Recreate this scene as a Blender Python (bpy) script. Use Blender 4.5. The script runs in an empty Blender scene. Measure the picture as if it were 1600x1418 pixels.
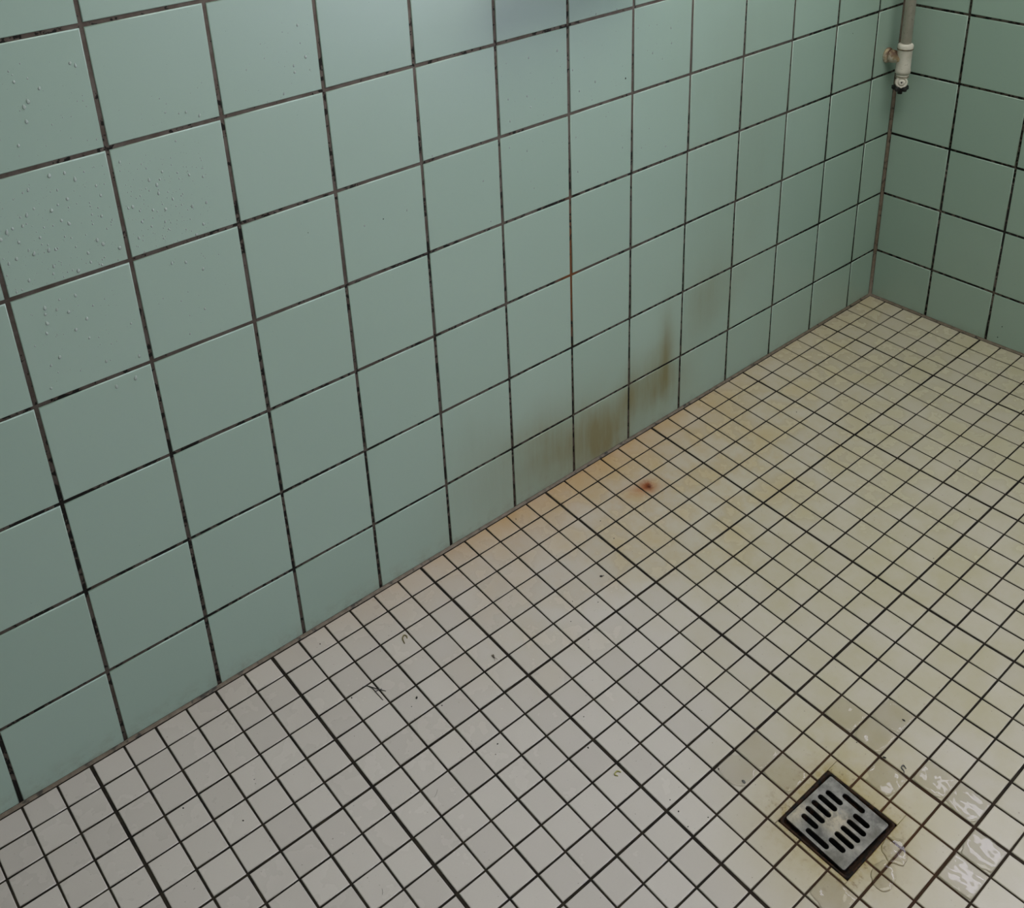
import bpy, math, random
from mathutils import Vector, Matrix, noise
random.seed(11)
SC = bpy.context.scene
COL = SC.collection

# ---------------------------------------------------------------- camera, light, exposure
cam_data = bpy.data.cameras.new('camera')
cam = bpy.data.objects.new('camera', cam_data)
COL.objects.link(cam)
CAM = Vector((2.18422, 1.26723, 1.35466))
AX = ((-0.763475, 0.644856, -0.03559), (0.301526, 0.307175, -0.902622), (-0.571129, -0.69986, -0.428961))
m = Matrix.Identity(4)
for r in range(3):
    m[r][0] = AX[0][r]; m[r][1] = -AX[1][r]; m[r][2] = -AX[2][r]; m[r][3] = CAM[r]
cam.matrix_world = m
cam_data.sensor_fit = 'HORIZONTAL'
cam_data.sensor_width = 36.0
cam_data.lens = 1687.54 / 1600 * 36.0
cam_data.shift_y = -358.0 / 1600
cam_data.clip_start = 0.02
SC.camera = cam

SC.view_settings.view_transform = 'Standard'
SC.view_settings.look = 'None'
SC.view_settings.gamma = 1.0
SC.view_settings.use_curve_mapping = False
SC.view_settings.exposure = -0.20

world = bpy.data.worlds.new('world')
SC.world = world
world.use_nodes = True
bg = world.node_tree.nodes['Background']
bg.inputs[0].default_value = (0.75, 0.85, 1.0, 1)
bg.inputs[1].default_value = 0.3

# daylight through the two windows of the wall at the right (outside the frame)
# (y from, y to, z from, z to, strength, colour)
WINDOWS = [(0.20, 1.20, 1.60, 2.04, 11.0, (0.82, 0.82, 1.0)), (1.45, 2.65, 0.40, 1.40, 9.5, (0.77, 0.77, 1.0))]
LAMP_STRENGTH = 7.2
LAMP_COLOUR = (0.97, 0.955, 0.885)
LAMP_AT, LAMP_SIZE = (0.82, 0.90), (1.5, 0.95)
ROOM_X, ROOM_Y, ROOM_Z = 3.0, 2.7, 2.4

# ---------------------------------------------------------------- helpers
def link(o):
    COL.objects.link(o); return o

def thing(o, label, cat, group=None, kind=None):
    o['label'] = label; o['category'] = cat
    if group: o['group'] = group
    if kind: o['kind'] = kind
    return o

def struct(o, label=None, cat=None):
    o['kind'] = 'structure'
    if label: o['label'] = label
    if cat: o['category'] = cat
    return o

def empty(name, loc=(0, 0, 0)):
    o = bpy.data.objects.new(name, None)
    o.empty_display_size = 0.05
    o.location = loc
    return link(o)

class MB:
    """collects vertices, faces, normals and material slots of one mesh"""
    def __init__(s):
        s.v = []; s.f = []; s.n = []; s.m = []; s.sm = []; s.r = []
    def vert(s, p, n=None, r=0.0):
        s.v.append(tuple(p)); s.n.append(tuple(n) if n is not None else None); s.r.append(r)
        return len(s.v) - 1
    def face(s, idx, mat=0, smooth=True):
        s.f.append(tuple(idx)); s.m.append(mat); s.sm.append(smooth)
    def box(s, lo, hi, mat=0):
        x0, y0, z0 = lo; x1, y1, z1 = hi
        c = [s.vert(p) for p in ((x0,y0,z0),(x1,y0,z0),(x1,y1,z0),(x0,y1,z0),(x0,y0,z1),(x1,y0,z1),(x1,y1,z1),(x0,y1,z1))]
        for q in ((0,3,2,1),(4,5,6,7),(0,1,5,4),(1,2,6,5),(2,3,7,6),(3,0,4,7)):
            s.face([c[i] for i in q], mat, False)
    def lathe(s, prof, origin, axis, seg=24, mat=0, close=True):
        """prof: list of (radius, height along axis)"""
        a = Vector(axis).normalized()
        t = a.orthogonal().normalized(); b = a.cross(t)
        o = Vector(origin); rings = []
        for rad, h in prof:
            rings.append([s.vert(o + a*h + (t*math.cos(2*math.pi*k/seg) + b*math.sin(2*math.pi*k/seg))*rad) for k in range(seg)])
        for i in range(len(rings)-1):
            for k in range(seg):
                s.face((rings[i][k], rings[i][(k+1) % seg], rings[i+1][(k+1) % seg], rings[i+1][k]), mat)
        if close:
            s.face(list(reversed(rings[0])), mat); s.face(rings[-1], mat)
    def tube(s, pts, radii, seg=10, mat=0):
        pts = [Vector(p) for p in pts]
        n = len(pts)
        if not hasattr(radii, '__len__'): radii = [radii]*n
        rings = []; ref = None
        for i, p in enumerate(pts):
            d = (pts[min(i+1, n-1)] - pts[max(i-1, 0)]).normalized()
            if ref is None: ref = d.orthogonal().normalized()
            ref = (ref - d*ref.dot(d)).normalized()
            b = d.cross(ref)
            rings.append([s.vert(p + (ref*math.cos(2*math.pi*k/seg) + b*math.sin(2*math.pi*k/seg))*radii[i]) for k in range(seg)])
        for i in range(n-1):
            for k in range(seg):
                s.face((rings[i][k], rings[i][(k+1) % seg], rings[i+1][(k+1) % seg], rings[i+1][k]), mat)
        s.face(list(reversed(rings[0])), mat); s.face(rings[-1], mat)
    def blob(s, c, r3, rot=None, seg=10, rings=6, jit=0.0, mat=0):
        c = Vector(c); R = rot or Matrix.Identity(3)
        off = random.random()*50
        def P(th, ph):
            d = Vector((math.sin(th)*math.cos(ph), math.sin(th)*math.sin(ph), math.cos(th)))
            k = 1 + jit*noise.noise(d*1.7 + Vector((off, off, 0)))
            return c + R @ Vector((d.x*r3[0]*k, d.y*r3[1]*k, d.z*r3[2]*k))
        top = s.vert(P(0, 0)); bot = s.vert(P(math.pi, 0))
        rr = [[s.vert(P(math.pi*i/rings, 2*math.pi*k/seg)) for k in range(seg)] for i in range(1, rings)]
        for k in range(seg):
            s.face((top, rr[0][k], rr[0][(k+1) % seg]), mat)
            s.face((bot, rr[-1][(k+1) % seg], rr[-1][k]), mat)
            for i in range(len(rr)-1):
                s.face((rr[i][k], rr[i+1][k], rr[i+1][(k+1) % seg], rr[i][(k+1) % seg]), mat)
    def build(s, name, mats, parent=None, normals=False, rnd=False):
        me = bpy.data.meshes.new(name)
        me.from_pydata(s.v, [], s.f)
        if not isinstance(mats, (list, tuple)): mats = [mats]
        for mt in mats: me.materials.append(mt)
        me.polygons.foreach_set('material_index', s.m)
        me.polygons.foreach_set('use_smooth', s.sm)
        if rnd:
            a = me.attributes.new('rnd', 'FLOAT', 'POINT')
            a.data.foreach_set('value', s.r)
        me.update()
        if normals:
            me.normals_split_custom_set_from_vertices([n if n is not None else (0, 0, 0) for n in s.n])
        o = bpy.data.objects.new(name, me)
        if parent is not None: o.parent = parent
        return link(o)

# ---------------------------------------------------------------- the lie of the floor: a shallow bowl that falls to the drain
def fz(x, y):
    x = min(max(x, 0.0), 2.25)
    y = min(max(y, 0.0), 0.42 + 0.5*min(x, 1.6))
    return (-0.008119*x - 0.001306*y - 0.003718*x*x - 0.086356*x*y - 0.028233*y*y
            + 0.001155*x**3 + 0.011658*x*x*y - 0.043492*x*y*y + 0.129411*y**3
            + 0.000235*x**4 + 0.010172*x**3*y + 0.020975*x*x*y*y - 0.022669*x*y**3 - 0.027677*y**4)
def fn(x, y, e=0.01):
    return Vector((-(fz(x+e, y)-fz(x-e, y))/2/e, -(fz(x, y+e)-fz(x, y-e))/2/e, 1)).normalized()

# ---------------------------------------------------------------- node helpers
class G:
    def __init__(s, name):
        s.mat = bpy.data.materials.new(name); s.mat.use_nodes = True
        s.t = s.mat.node_tree; s.t.nodes.clear()
        s.out = s.t.nodes.new('ShaderNodeOutputMaterial')
        s.b = s.t.nodes.new('ShaderNodeBsdfPrincipled')
        s.t.links.new(s.b.outputs[0], s.out.inputs[0])
        tc = s.t.nodes.new('ShaderNodeTexCoord')
        s.P = tc.outputs['Object']
        sp = s.t.nodes.new('ShaderNodeSeparateXYZ'); s.t.links.new(s.P, sp.inputs[0])
        s.x, s.y, s.z = sp.outputs
    def put(s, sock, v):
        if isinstance(v, bpy.types.NodeSocket): s.t.links.new(v, sock)
        elif v is not None: sock.default_value = v
    def m(s, op, a, b=None, c=None, clamp=False):
        n = s.t.nodes.new('ShaderNodeMath'); n.operation = op; n.use_clamp = clamp
        s.put(n.inputs[0], a)
        if b is not None: s.put(n.inputs[1], b)
        if c is not None: s.put(n.inputs[2], c)
        return n.outputs[0]
    def add(s, a, b): return s.m('ADD', a, b)
    def sub(s, a, b): return s.m('SUBTRACT', a, b)
    def mul(s, a, b): return s.m('MULTIPLY', a, b)
    def mx(s, a, b): return s.m('MAXIMUM', a, b)
    def ss(s, v, lo, hi):
        n = s.t.nodes.new('ShaderNodeMapRange'); n.interpolation_type = 'SMOOTHSTEP'
        s.put(n.inputs[0], v); n.inputs[1].default_value = lo; n.inputs[2].default_value = hi
        return n.outputs[0]
    def noise(s, scale, detail=3.0, rough=0.55, stretch=None, off=(0, 0, 0), dist=0.0):
        p = s.P
        if stretch or any(off):
            mp = s.t.nodes.new('ShaderNodeMapping'); s.put(mp.inputs[0], p)
            mp.inputs['Location'].default_value = off
            if stretch: mp.inputs['Scale'].default_value = stretch
            p = mp.outputs[0]
        n = s.t.nodes.new('ShaderNodeTexNoise'); s.put(n.inputs['Vector'], p)
        n.inputs['Scale'].default_value = scale; n.inputs['Detail'].default_value = detail
        n.inputs['Roughness'].default_value = rough; n.inputs['Distortion'].default_value = dist
        return n.outputs[0]
    def gauss(s, cx, rx, cy, ry, ax='xy', rot=0.0, wob=None, amp=1.0):
        u = s.sub({'x': s.x, 'y': s.y, 'z': s.z}[ax[0]], cx)
        v = s.sub({'x': s.x, 'y': s.y, 'z': s.z}[ax[1]], cy)
        if rot:
            c, q = math.cos(rot), math.sin(rot)
            u, v = s.add(s.mul(u, c), s.mul(v, q)), s.sub(s.mul(v, c), s.mul(u, q))
        if wob is not None:
            u = s.add(u, s.mul(s.sub(wob, 0.5), rx*1.3)); v = s.add(v, s.mul(s.sub(wob, 0.5), ry*1.3))
        u = s.m('DIVIDE', u, rx); v = s.m('DIVIDE', v, ry)
        d = s.add(s.mul(u, u), s.mul(v, v))
        return s.m('EXPONENT', s.mul(d, -1.0))
    def mix(s, f, a, b, mode='MIX'):
        n = s.t.nodes.new('ShaderNodeMix'); n.data_type = 'RGBA'; n.blend_type = mode
        s.put(n.inputs[0], f)
        for sock, v in ((n.inputs[6], a), (n.inputs[7], b)):
            s.put(sock, (*v, 1) if isinstance(v, tuple) else v)
        return n.outputs[2]
    def attr(s, name):
        n = s.t.nodes.new('ShaderNodeAttribute'); n.attribute_name = name; return n.outputs['Fac']
    def bump(s, h, strength, dist):
        n = s.t.nodes.new('ShaderNodeBump'); n.inputs['Strength'].default_value = strength
        n.inputs['Distance'].default_value = dist; s.put(n.inputs['Height'], h)
        s.put(s.b.inputs['Normal'], n.outputs[0])
    def set(s, **k):
        names = dict(col='Base Color', rough='Roughness', metal='Metallic', spec='Specular IOR Level', ior='IOR',
                     trans='Transmission Weight', coat='Coat Weight', coatr='Coat Roughness', alpha='Alpha')
        for a, v in k.items():
            if isinstance(v, tuple): v = (*v, 1)
            s.put(s.b.inputs[names[a]], v)
        return s

def plain(name, col, rough=0.5, metal=0.0, nscale=60, amount=0.25, dark=(0.5, 0.5, 0.5)):
    g = G(name)
    f = g.mul(g.ss(g.noise(nscale, 4), 0.4, 0.75), amount)
    c2 = tuple(a*b for a, b in zip(col, dark))
    g.set(col=g.mix(f, col, c2), rough=rough, metal=metal)
    return g.mat

# ---------------------------------------------------------------- materials of the shell
def mat_wall_tile():
    g = G('pale_green_glazed_tile')
    r = g.attr('rnd')
    base = g.mix(r, (0.288, 0.398, 0.332), (0.312, 0.424, 0.358))
    mott = g.noise(900, 2, 0.6)
    base = g.mix(g.mul(g.ss(mott, 0.45, 0.7), 0.10), base, (0.24, 0.36, 0.30))
    # brown run-off stains low on the long wall
    streak = g.noise(30, 4, 0.6, stretch=(1.0, 1.0, 0.16))
    streak2 = g.noise(110, 3, 0.6, stretch=(1.0, 1.0, 0.10), off=(3, 1, 0))
    wob = g.noise(9, 3, 0.5, off=(1, 5, 2))
    near = g.ss(g.y, 0.03, 0.005)
    s = g.mul(g.gauss(0.935, 0.082, 0.040, 0.085, 'xz', wob=wob), 0.95)
    s = g.add(s, g.mul(g.gauss(0.86, 0.022, 0.10, 0.070, 'xz', wob=wob), 0.45))
    s = g.add(s, g.mul(g.gauss(0.79, 0.062, 0.090, 0.075, 'xz', wob=wob), 0.72))
    s = g.add(s, g.mul(g.gauss(0.755, 0.020, 0.165, 0.075, 'xz', wob=wob), 0.60))
    s = g.add(s, g.mul(g.gauss(1.075, 0.10, 0.075, 0.085, 'xz', wob=wob), 0.66))
    s = g.add(s, g.mul(g.gauss(0.63, 0.075, 0.225, 0.08, 'xz', wob=wob), 0.36))
    s = g.add(s, g.mul(g.gauss(0.70, 0.05, 0.06, 0.06, 'xz', wob=wob), 0.25))
    s = g.add(s, g.mul(g.gauss(1.24, 0.10, 0.10, 0.12, 'xz', wob=wob), 0.24))
    s = g.add(s, g.mul(g.gauss(0.55, 0.16, 0.55, 0.35, 'xz', wob=wob), 0.14))
    s = g.mul(g.mul(s, g.add(0.55, g.mul(streak, 0.9))), near)
    s = g.mul(s, g.add(0.72, g.mul(streak2, 0.55)))
    # a thin line of dirt along the foot of both walls
    foot = g.mul(g.ss(g.z, 0.03, -0.015), g.mul(g.ss(g.noise(40, 4, 0.65), 0.38, 0.72), 0.38))
    col = g.mix(g.m('MINIMUM', g.mul(s, 0.85), 0.85), base, (0.150, 0.118, 0.026))
    col = g.mix(foot, col, (0.13, 0.105, 0.05))
    # pin-prick dirt
    v = g.noise(420, 1, 0.5, off=(7, 7, 7))
    col = g.mix(g.mul(g.ss(v, 0.765, 0.79), 0.5), col, (0.05, 0.05, 0.04))
    # limescale film: changes the gloss only
    film = g.noise(14, 4, 0.6, stretch=(1.0, 1.0, 0.5))
    g.set(col=col, rough=g.add(0.32, g.mul(film, 0.12)), spec=0.95)
    g.bump(g.noise(22, 2, 0.5), 0.18, 0.0012)
    return g.mat

def mat_wall_grout():
    g = G('mouldy_brown_grout')
    n = g.noise(38, 4, 0.6)
    col = g.mix(g.ss(n, 0.35, 0.65), (0.105, 0.080, 0.066), (0.150, 0.125, 0.108))
    low = g.ss(g.z, 1.0, 0.1)
    mould = g.noise(85, 3, 0.62, off=(4, 2, 9))
    big = g.noise(6, 2, 0.5, off=(2, 8, 4))
    low = g.add(low, g.mul(g.ss(g.x, 0.8, 0.0), 0.7))
    mk = g.ss(g.add(g.add(mould, g.mul(low, 0.10)), g.mul(g.sub(big, 0.5), 0.50)), 0.575, 0.63)
    rust = g.ss(g.gauss(1.022, 0.03, 0.43, 0.16, 'xz'), 0.1, 0.9)
    col = g.mix(rust, col, (0.20, 0.075, 0.03))
    col = g.mix(g.mul(mk, 0.93), col, (0.010, 0.010, 0.009))
    g.set(col=col, rough=0.85, spec=0.2)
    g.bump(g.noise(250, 3, 0.6), 0.5, 0.0006)
    return g.mat

def mat_floor_tile():
    g = G('off_white_mosaic_tile')
    r = g.attr('rnd')
    base = g.mix(r, (0.452, 0.412, 0.378), (0.505, 0.463, 0.426))
    base = g.mix(g.mul(g.ss(g.noise(500, 2, 0.6), 0.45, 0.7), 0.06), base, (0.348, 0.331, 0.296))
    big = g.noise(3.2, 4, 0.55, off=(2, 3, 1))
    mid = g.noise(13, 4, 0.6, off=(5, 1, 3))
    # yellow film over the far, wetter half
    d = g.add(g.x, g.mul(g.y, -0.20))
    yel = g.mul(g.ss(g.add(d, g.mul(g.sub(big, 0.5), 0.7)), 1.38, 0.72), g.add(0.55, g.mul(g.ss(mid, 0.3, 0.7), 0.45)))
    near_drain = g.gauss(1.225, 0.135, 0.775, 0.115, 'xy', wob=mid)
    du = g.mx(g.sub(g.m('ABSOLUTE', g.sub(g.x, 1.2287)), 0.056), 0.0); dv = g.mx(g.sub(g.m('ABSOLUTE', g.sub(g.y, 0.7615)), 0.054), 0.0)
    rim = g.m('EXPONENT', g.mul(g.m('DIVIDE', g.add(du, dv), 0.020), -1.0))
    spots = g.ss(g.noise(75, 4, 0.65, off=(8, 2, 5)), 0.42, 0.70)
    col = g.mix(g.mul(yel, 0.74), base, (0.383, 0.344, 0.204))
    col = g.mix(g.mul(near_drain, 0.70), col, (0.374, 0.313, 0.144))
    col = g.mix(g.mul(rim, g.add(0.50, g.mul(spots, 0.50))), col, (0.255, 0.185, 0.045))
    col = g.mix(g.mul(rim, g.mul(g.ss(g.noise(90, 4, 0.65, off=(1, 9, 5)), 0.57, 0.70), 0.75)), col, (0.10, 0.045, 0.012))
    # orange-brown run-off along the foot of the long wall
    foot = g.m('EXPONENT', g.mul(g.m('DIVIDE', g.mx(g.y, 0.0), 0.075), -1.0))
    along = g.add(g.mul(g.ss(g.x, 0.35, 0.95), g.ss(g.x, 1.65, 1.1)), g.mul(g.ss(g.x, 2.05, 1.5), 0.22))
    col = g.mix(g.mul(g.mul(foot, along), g.add(0.35, g.mul(mid, 0.70))), col, (0.418, 0.257, 0.113))
    wide = g.gauss(0.86, 0.42, 0.14, 0.17, 'xy', wob=big)
    col = g.mix(g.mul(wide, g.mul(g.ss(mid, 0.32, 0.72), 0.55)), col, (0.418, 0.287, 0.117))
    # the rust mark and its run
    w2 = g.noise(70, 4, 0.6, off=(1, 2, 6))
    halo = g.gauss(0.945, 0.034, 0.120, 0.018, 'xy', rot=-0.25, wob=w2)
    core = g.gauss(0.934, 0.0135, 0.1195, 0.0125, 'xy', wob=w2)
    dark = g.gauss(0.9315, 0.0055, 0.1225, 0.005, 'xy', wob=w2)
    col = g.mix(g.mul(halo, 0.62), col, (0.365, 0.135, 0.024))
    col = g.mix(g.mul(core, 0.9), col, (0.215, 0.040, 0.006))
    col = g.mix(g.mul(dark, 0.9), col, (0.055, 0.009, 0.003))
    # faint smears and pin-prick dirt
    sm = g.ss(g.noise(26, 5, 0.72, off=(9, 4, 2)), 0.68, 0.80)
    col = g.mix(g.mul(sm, 0.22), col, (0.17, 0.155, 0.13))
    v = g.noise(330, 1, 0.5, off=(3, 7, 1))
    col = g.mix(g.mul(g.ss(v, 0.775, 0.80), 0.55), col, (0.05, 0.045, 0.035))
    wet = g.gauss(1.15, 0.40, 0.86, 0.36, 'xy', wob=mid)
    g.set(col=col, rough=g.sub(g.add(0.21, g.mul(mid, 0.12)), g.mul(wet, 0.05)), spec=0.32)
    h = g.add(g.mul(g.noise(24, 2, 0.5, off=(6, 2, 4)), g.add(0.25, g.mul(wet, 1.0))), g.mul(g.noise(300, 2, 0.5), 0.02))
    g.bump(h, 0.35, 0.002)
    return g.mat

def mat_floor_grout():
    g = G('dark_brown_floor_grout')
    n = g.noise(60, 4, 0.6)
    col = g.mix(g.ss(n, 0.35, 0.7), (0.011, 0.009, 0.007), (0.028, 0.022, 0.015))
    rust = g.gauss(1.20, 0.12, 0.79, 0.12, 'xy', wob=n)
    col = g.mix(g.mul(rust, 0.7), col, (0.085, 0.034, 0.012))
    g.set(col=col, rough=0.85, spec=0.15)
    return g.mat

M_WT = mat_wall_tile(); M_WG = mat_wall_grout(); M_FT = mat_floor_tile(); M_FG = mat_floor_grout()
M_PAINT = plain('grey_green_wall_paint', (0.34, 0.37, 0.32), 0.8)
M_CEIL = plain('white_ceiling_paint', (0.70, 0.68, 0.63), 0.9)

# ---------------------------------------------------------------- tiles
def tile(mb, poly, frame, hfun, bev, depth, rnd, mat=0, tilt=0.0):
    """one glazed tile: convex polygon (CCW in u,v) with a rounded arris; hfun(u,v) is the height of the surface"""
    O, U, V, N = frame
    n = len(poly)
    cu = sum(p[0] for p in poly)/n; cv = sum(p[1] for p in poly)/n
    a = random.uniform(-tilt, tilt); b = random.uniform(-tilt, tilt)
    h0 = lambda u, v: hfun(u, v) + a*(u-cu) + b*(v-cv)
    e = 0.002
    gu = (h0(cu+e, cv)-h0(cu-e, cv))/2/e; gv = (h0(cu, cv+e)-h0(cu, cv-e))/2/e
    up = (N - U*gu - V*gv).normalized()
    outs = []
    for i in range(n):
        p0, p1, p2 = poly[i-1], poly[i], poly[(i+1) % n]
        d1 = Vector((p1[1]-p0[1], -(p1[0]-p0[0]))).normalized()
        d2 = Vector((p2[1]-p1[1], -(p2[0]-p1[0]))).normalized()
        mt = (d1+d2); k = 1.0/max(0.3, 1+d1.dot(d2))
        outs.append(mt*k)
    prof = [(0.0, -depth, 0.0), (0.0, -bev, 0.0), (0.134*bev, -0.5*bev, 0.5), (0.5*bev, -0.134*bev, 0.866), (bev, 0.0, 1.0)]
    rings = []
    for ins, dh, w in prof:
        ring = []
        for i, p in enumerate(poly):
            q = (p[0]-outs[i].x*ins, p[1]-outs[i].y*ins)
            od = (U*outs[i].x + V*outs[i].y).normalized()
            nn = (up*w + od*math.sqrt(max(0, 1-w*w))).normalized()
            ring.append(mb.vert(O + U*q[0] + V*q[1] + N*(h0(*q)+dh), nn, rnd))
        rings.append(ring)
    for j in range(len(rings)-1):
        for i in range(n):
            mb.face((rings[j][i], rings[j][(i+1) % n], rings[j+1][(i+1) % n], rings[j+1][i]), mat)
    mb.face(rings[-1], mat)

P = 0.153           # wall tile pitch
XV1, YW1, Z0 = 0.098226, 0.152307, 0.12657
JW = 0.0052         # wall joint width
FP, OFX, OFY = 0.049647, 0.004275, -0.002448
JF = 0.0029         # floor joint width
BEV, BEVF = 0.0016, 0.0014

X, Y, Z = Vector((1, 0, 0)), Vector((0, 1, 0)), Vector((0, 0, 1))

# long tiled wall at the left
mb = MB()
mb.box((-0.12, -0.12, -0.35), (ROOM_X+0.12, -0.0016, ROOM_Z), 1)
xs = [0.004] + [XV1 + k*P for k in range(int((ROOM_X-XV1)/P)+1)] + [ROOM_X]
zs = [None] + [Z0 + k*P for k in range(int((ROOM_Z-Z0)/P)+1)] + [ROOM_Z]
FRL = (Vector((0, 0, 0)), -X, Z, Y)       # u = -x so that u x v = +y
for i in range(len(xs)-1):
    for k in range(len(zs)-1):
        a, b = xs[i]+(JW/2 if i else 0.0015), xs[i+1]-JW/2
        t = zs[k+1]-JW/2
        if b-a < 0.01: continue
        if k == 0: lo_a, lo_b = fz(a, 0)+0.0035, fz(b, 0)+0.0035
        else:
            lo_a = lo_b = zs[k]+JW/2
        if t-lo_a < 0.01: continue
        j = [random.uniform(-0.0004, 0.0004) for _ in range(4)]
        tile(mb, [(-b+j[0], lo_b), (-a+j[1], lo_a), (-a+j[1], t+j[2]), (-b+j[0], t+j[3])], FRL, lambda u, v: 0.0, BEV, 0.003, random.random(), 0, 0.0025)
wl = struct(mb.build('wall_left', [M_WT, M_WG], normals=True, rnd=True), 'long pale green tiled wall with dark mouldy joints and brown stains low down', 'wall')

# tiled wall at the right, with a high strip window and a lower window, both outside the frame
def cutrects(base, holes):
    """rectangles (a, b, c, d) minus the window openings"""
    out = [base]
    for (h0, h1, k0, k1) in holes:
        nxt = []
        for (a, b, c, d) in out:
            if b <= h0 or a >= h1 or d <= k0 or c >= k1: nxt.append((a, b, c, d)); continue
            if c < k0: nxt.append((a, b, c, k0))
            if d > k1: nxt.append((a, b, k1, d))
            c2, d2 = max(c, k0), min(d, k1)
            if a < h0: nxt.append((a, h0, c2, d2))
            if b > h1: nxt.append((h1, b, c2, d2))
        out = nxt
    return out
HOLES = [w[:4] for w in WINDOWS]
mb = MB()
for (a, b, c, d) in cutrects((-0.12, ROOM_Y+0.12, -0.35, ROOM_Z), HOLES): mb.box((-0.12, a, c), (-0.0016, b, d), 1)
ys = [0.004] + [YW1 + k*P for k in range(int((ROOM_Y-YW1)/P)+1)] + [ROOM_Y]
FRR = (Vector((0, 0, 0)), Y, Z, X)
for i in range(len(ys)-1):
    for k in range(len(zs)-1):
        a, b = ys[i]+(JW/2 if i else 0.0015), ys[i+1]-JW/2
        t = zs[k+1]-JW/2
        lo_a, lo_b = (fz(0, a)+0.0035, fz(0, b)+0.0035) if k == 0 else (zs[k]+JW/2,)*2
        if b-a < 0.01 or t-lo_a < 0.01: continue
        cut = cutrects((a, b, lo_a, t), HOLES)
        if cut == [(a, b, lo_a, t)]:
            tile(mb, [(a, lo_a), (b, lo_b), (b, t), (a, t)], FRR, lambda u, v: 0.0, BEV, 0.003, random.random(), 0, 0.0025)
        else:
            for (p, q, r, s) in cut:
                if q-p > 0.006 and s-r > 0.006: tile(mb, [(p, r), (q, r), (q, s), (p, s)], FRR, lambda u, v: 0.0, BEV, 0.003, random.random(), 0, 0.0025)
struct(mb.build('wall_right', [M_WT, M_WG], normals=True, rnd=True), 'shorter pale green tiled wall meeting the long wall in the corner', 'wall')

# the two plain walls behind the camera, and the ceiling
mb = MB(); mb.box((ROOM_X, -0.12, -0.35), (ROOM_X+0.12, ROOM_Y+0.12, ROOM_Z)); struct(mb.build('wall_back', M_PAINT), 'plain painted wall behind the camera', 'wall')
mb = MB(); mb.box((-0.12, ROOM_Y, -0.35), (ROOM_X+0.12, ROOM_Y+0.12, ROOM_Z)); struct(mb.build('wall_front', M_PAINT), 'plain painted wall facing the long tiled wall', 'wall')
mb = MB(); mb.box((-0.12, -0.12, ROOM_Z), (ROOM_X+0.12, ROOM_Y+0.12, ROOM_Z+0.1)); struct(mb.build('ceiling', M_CEIL), 'plain white ceiling above the frame', 'ceiling')

# floor: grout bed and mosaic tiles, with an opening for the drain
DX0, DX1, DY0, DY1 = 1.1705, 1.2870, 0.7052, 0.8178
mb = MB()
gx = sorted(set([round(i*0.05, 4) for i in range(int(ROOM_X/0.05)+1)] + [ROOM_X, DX0, DX1]))
gy = sorted(set([round(i*0.05, 4) for i in range(int(ROOM_Y/0.05)+1)] + [ROOM_Y, DY0, DY1]))
vid = {}
for i, x in enumerate(gx):
    for j, y in enumerate(gy): vid[i, j] = mb.vert((x, y, fz(x, y)-0.0013))
for i in range(len(gx)-1):
    for j in range(len(gy)-1):
        cx, cy = (gx[i]+gx[i+1])/2, (gy[j]+gy[j+1])/2
        if DX0 < cx < DX1 and DY0 < cy < DY1: continue
        mb.face((vid[i, j], vid[i+1, j], vid[i+1, j+1], vid[i, j+1]), 1)
mb.box((0, 0, -0.35), (ROOM_X, ROOM_Y, -0.30), 1)
def wob(i, s): return 0.00035*math.sin(i*12.9898+s*4.1)
def cutbed(a, b, c, d):
    """tile rectangle minus the drain opening"""
    m = 0.0006
    hx0, hx1, hy0, hy1 = DX0-m, DX1+m, DY0-m, DY1+m
    if b <= hx0 or a >= hx1 or d <= hy0 or c >= hy1: return [(a, b, c, d)]
    o = []
    if c < hy0: o.append((a, b, c, hy0))
    if d > hy1: o.append((a, b, hy1, d))
    c2, d2 = max(c, hy0), min(d, hy1)
    if a < hx0: o.append((a, hx0, c2, d2))
    if b > hx1: o.append((hx1, b, c2, d2))
    return [q for q in o if q[1]-q[0] > 0.004 and q[3]-q[2] > 0.004]
def joint(i, k, w): return JF*(w if i % 6 == k else 1.0)
FRF = (Vector((0, 0, 0)), X, Y, Z)
NC, NR = int((ROOM_X-OFX)/FP)+1, int((ROOM_Y-OFY)/FP)+1
for c in range(NC):
    for r in range(NR):
        a = OFX+c*FP+joint(c, 4, 1.65)/2 if c else 0.005
        b = min(OFX+(c+1)*FP-joint(c+1, 4, 1.65)/2, ROOM_X-0.002)
        e = OFY+r*FP+joint(r, 0, 1.35)/2 if r else 0.005
        d = min(OFY+(r+1)*FP-joint(r+1, 0, 1.35)/2, ROOM_Y-0.002)
        if b-a < 0.006 or d-e < 0.006: continue
        near = a < 2.35 and e < 1.25
        for (p, q, s, t) in cutbed(a, b, e, d):
            j = [random.uniform(-0.0003, 0.0003) for _ in range(4)] if near else [0]*4
            tile(mb, [(p+j[0], s+j[1]), (q+j[2], s+j[1]), (q+j[2], t+j[3]), (p+j[0], t+j[3])], FRF, fz, BEVF, 0.0025, random.random(), 0, 0.006 if near else 0)
struct(mb.build('floor', [M_FT, M_FG], normals=True, rnd=True), 'off white small mosaic tile floor with dark joints sloping to the drain', 'floor')

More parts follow.
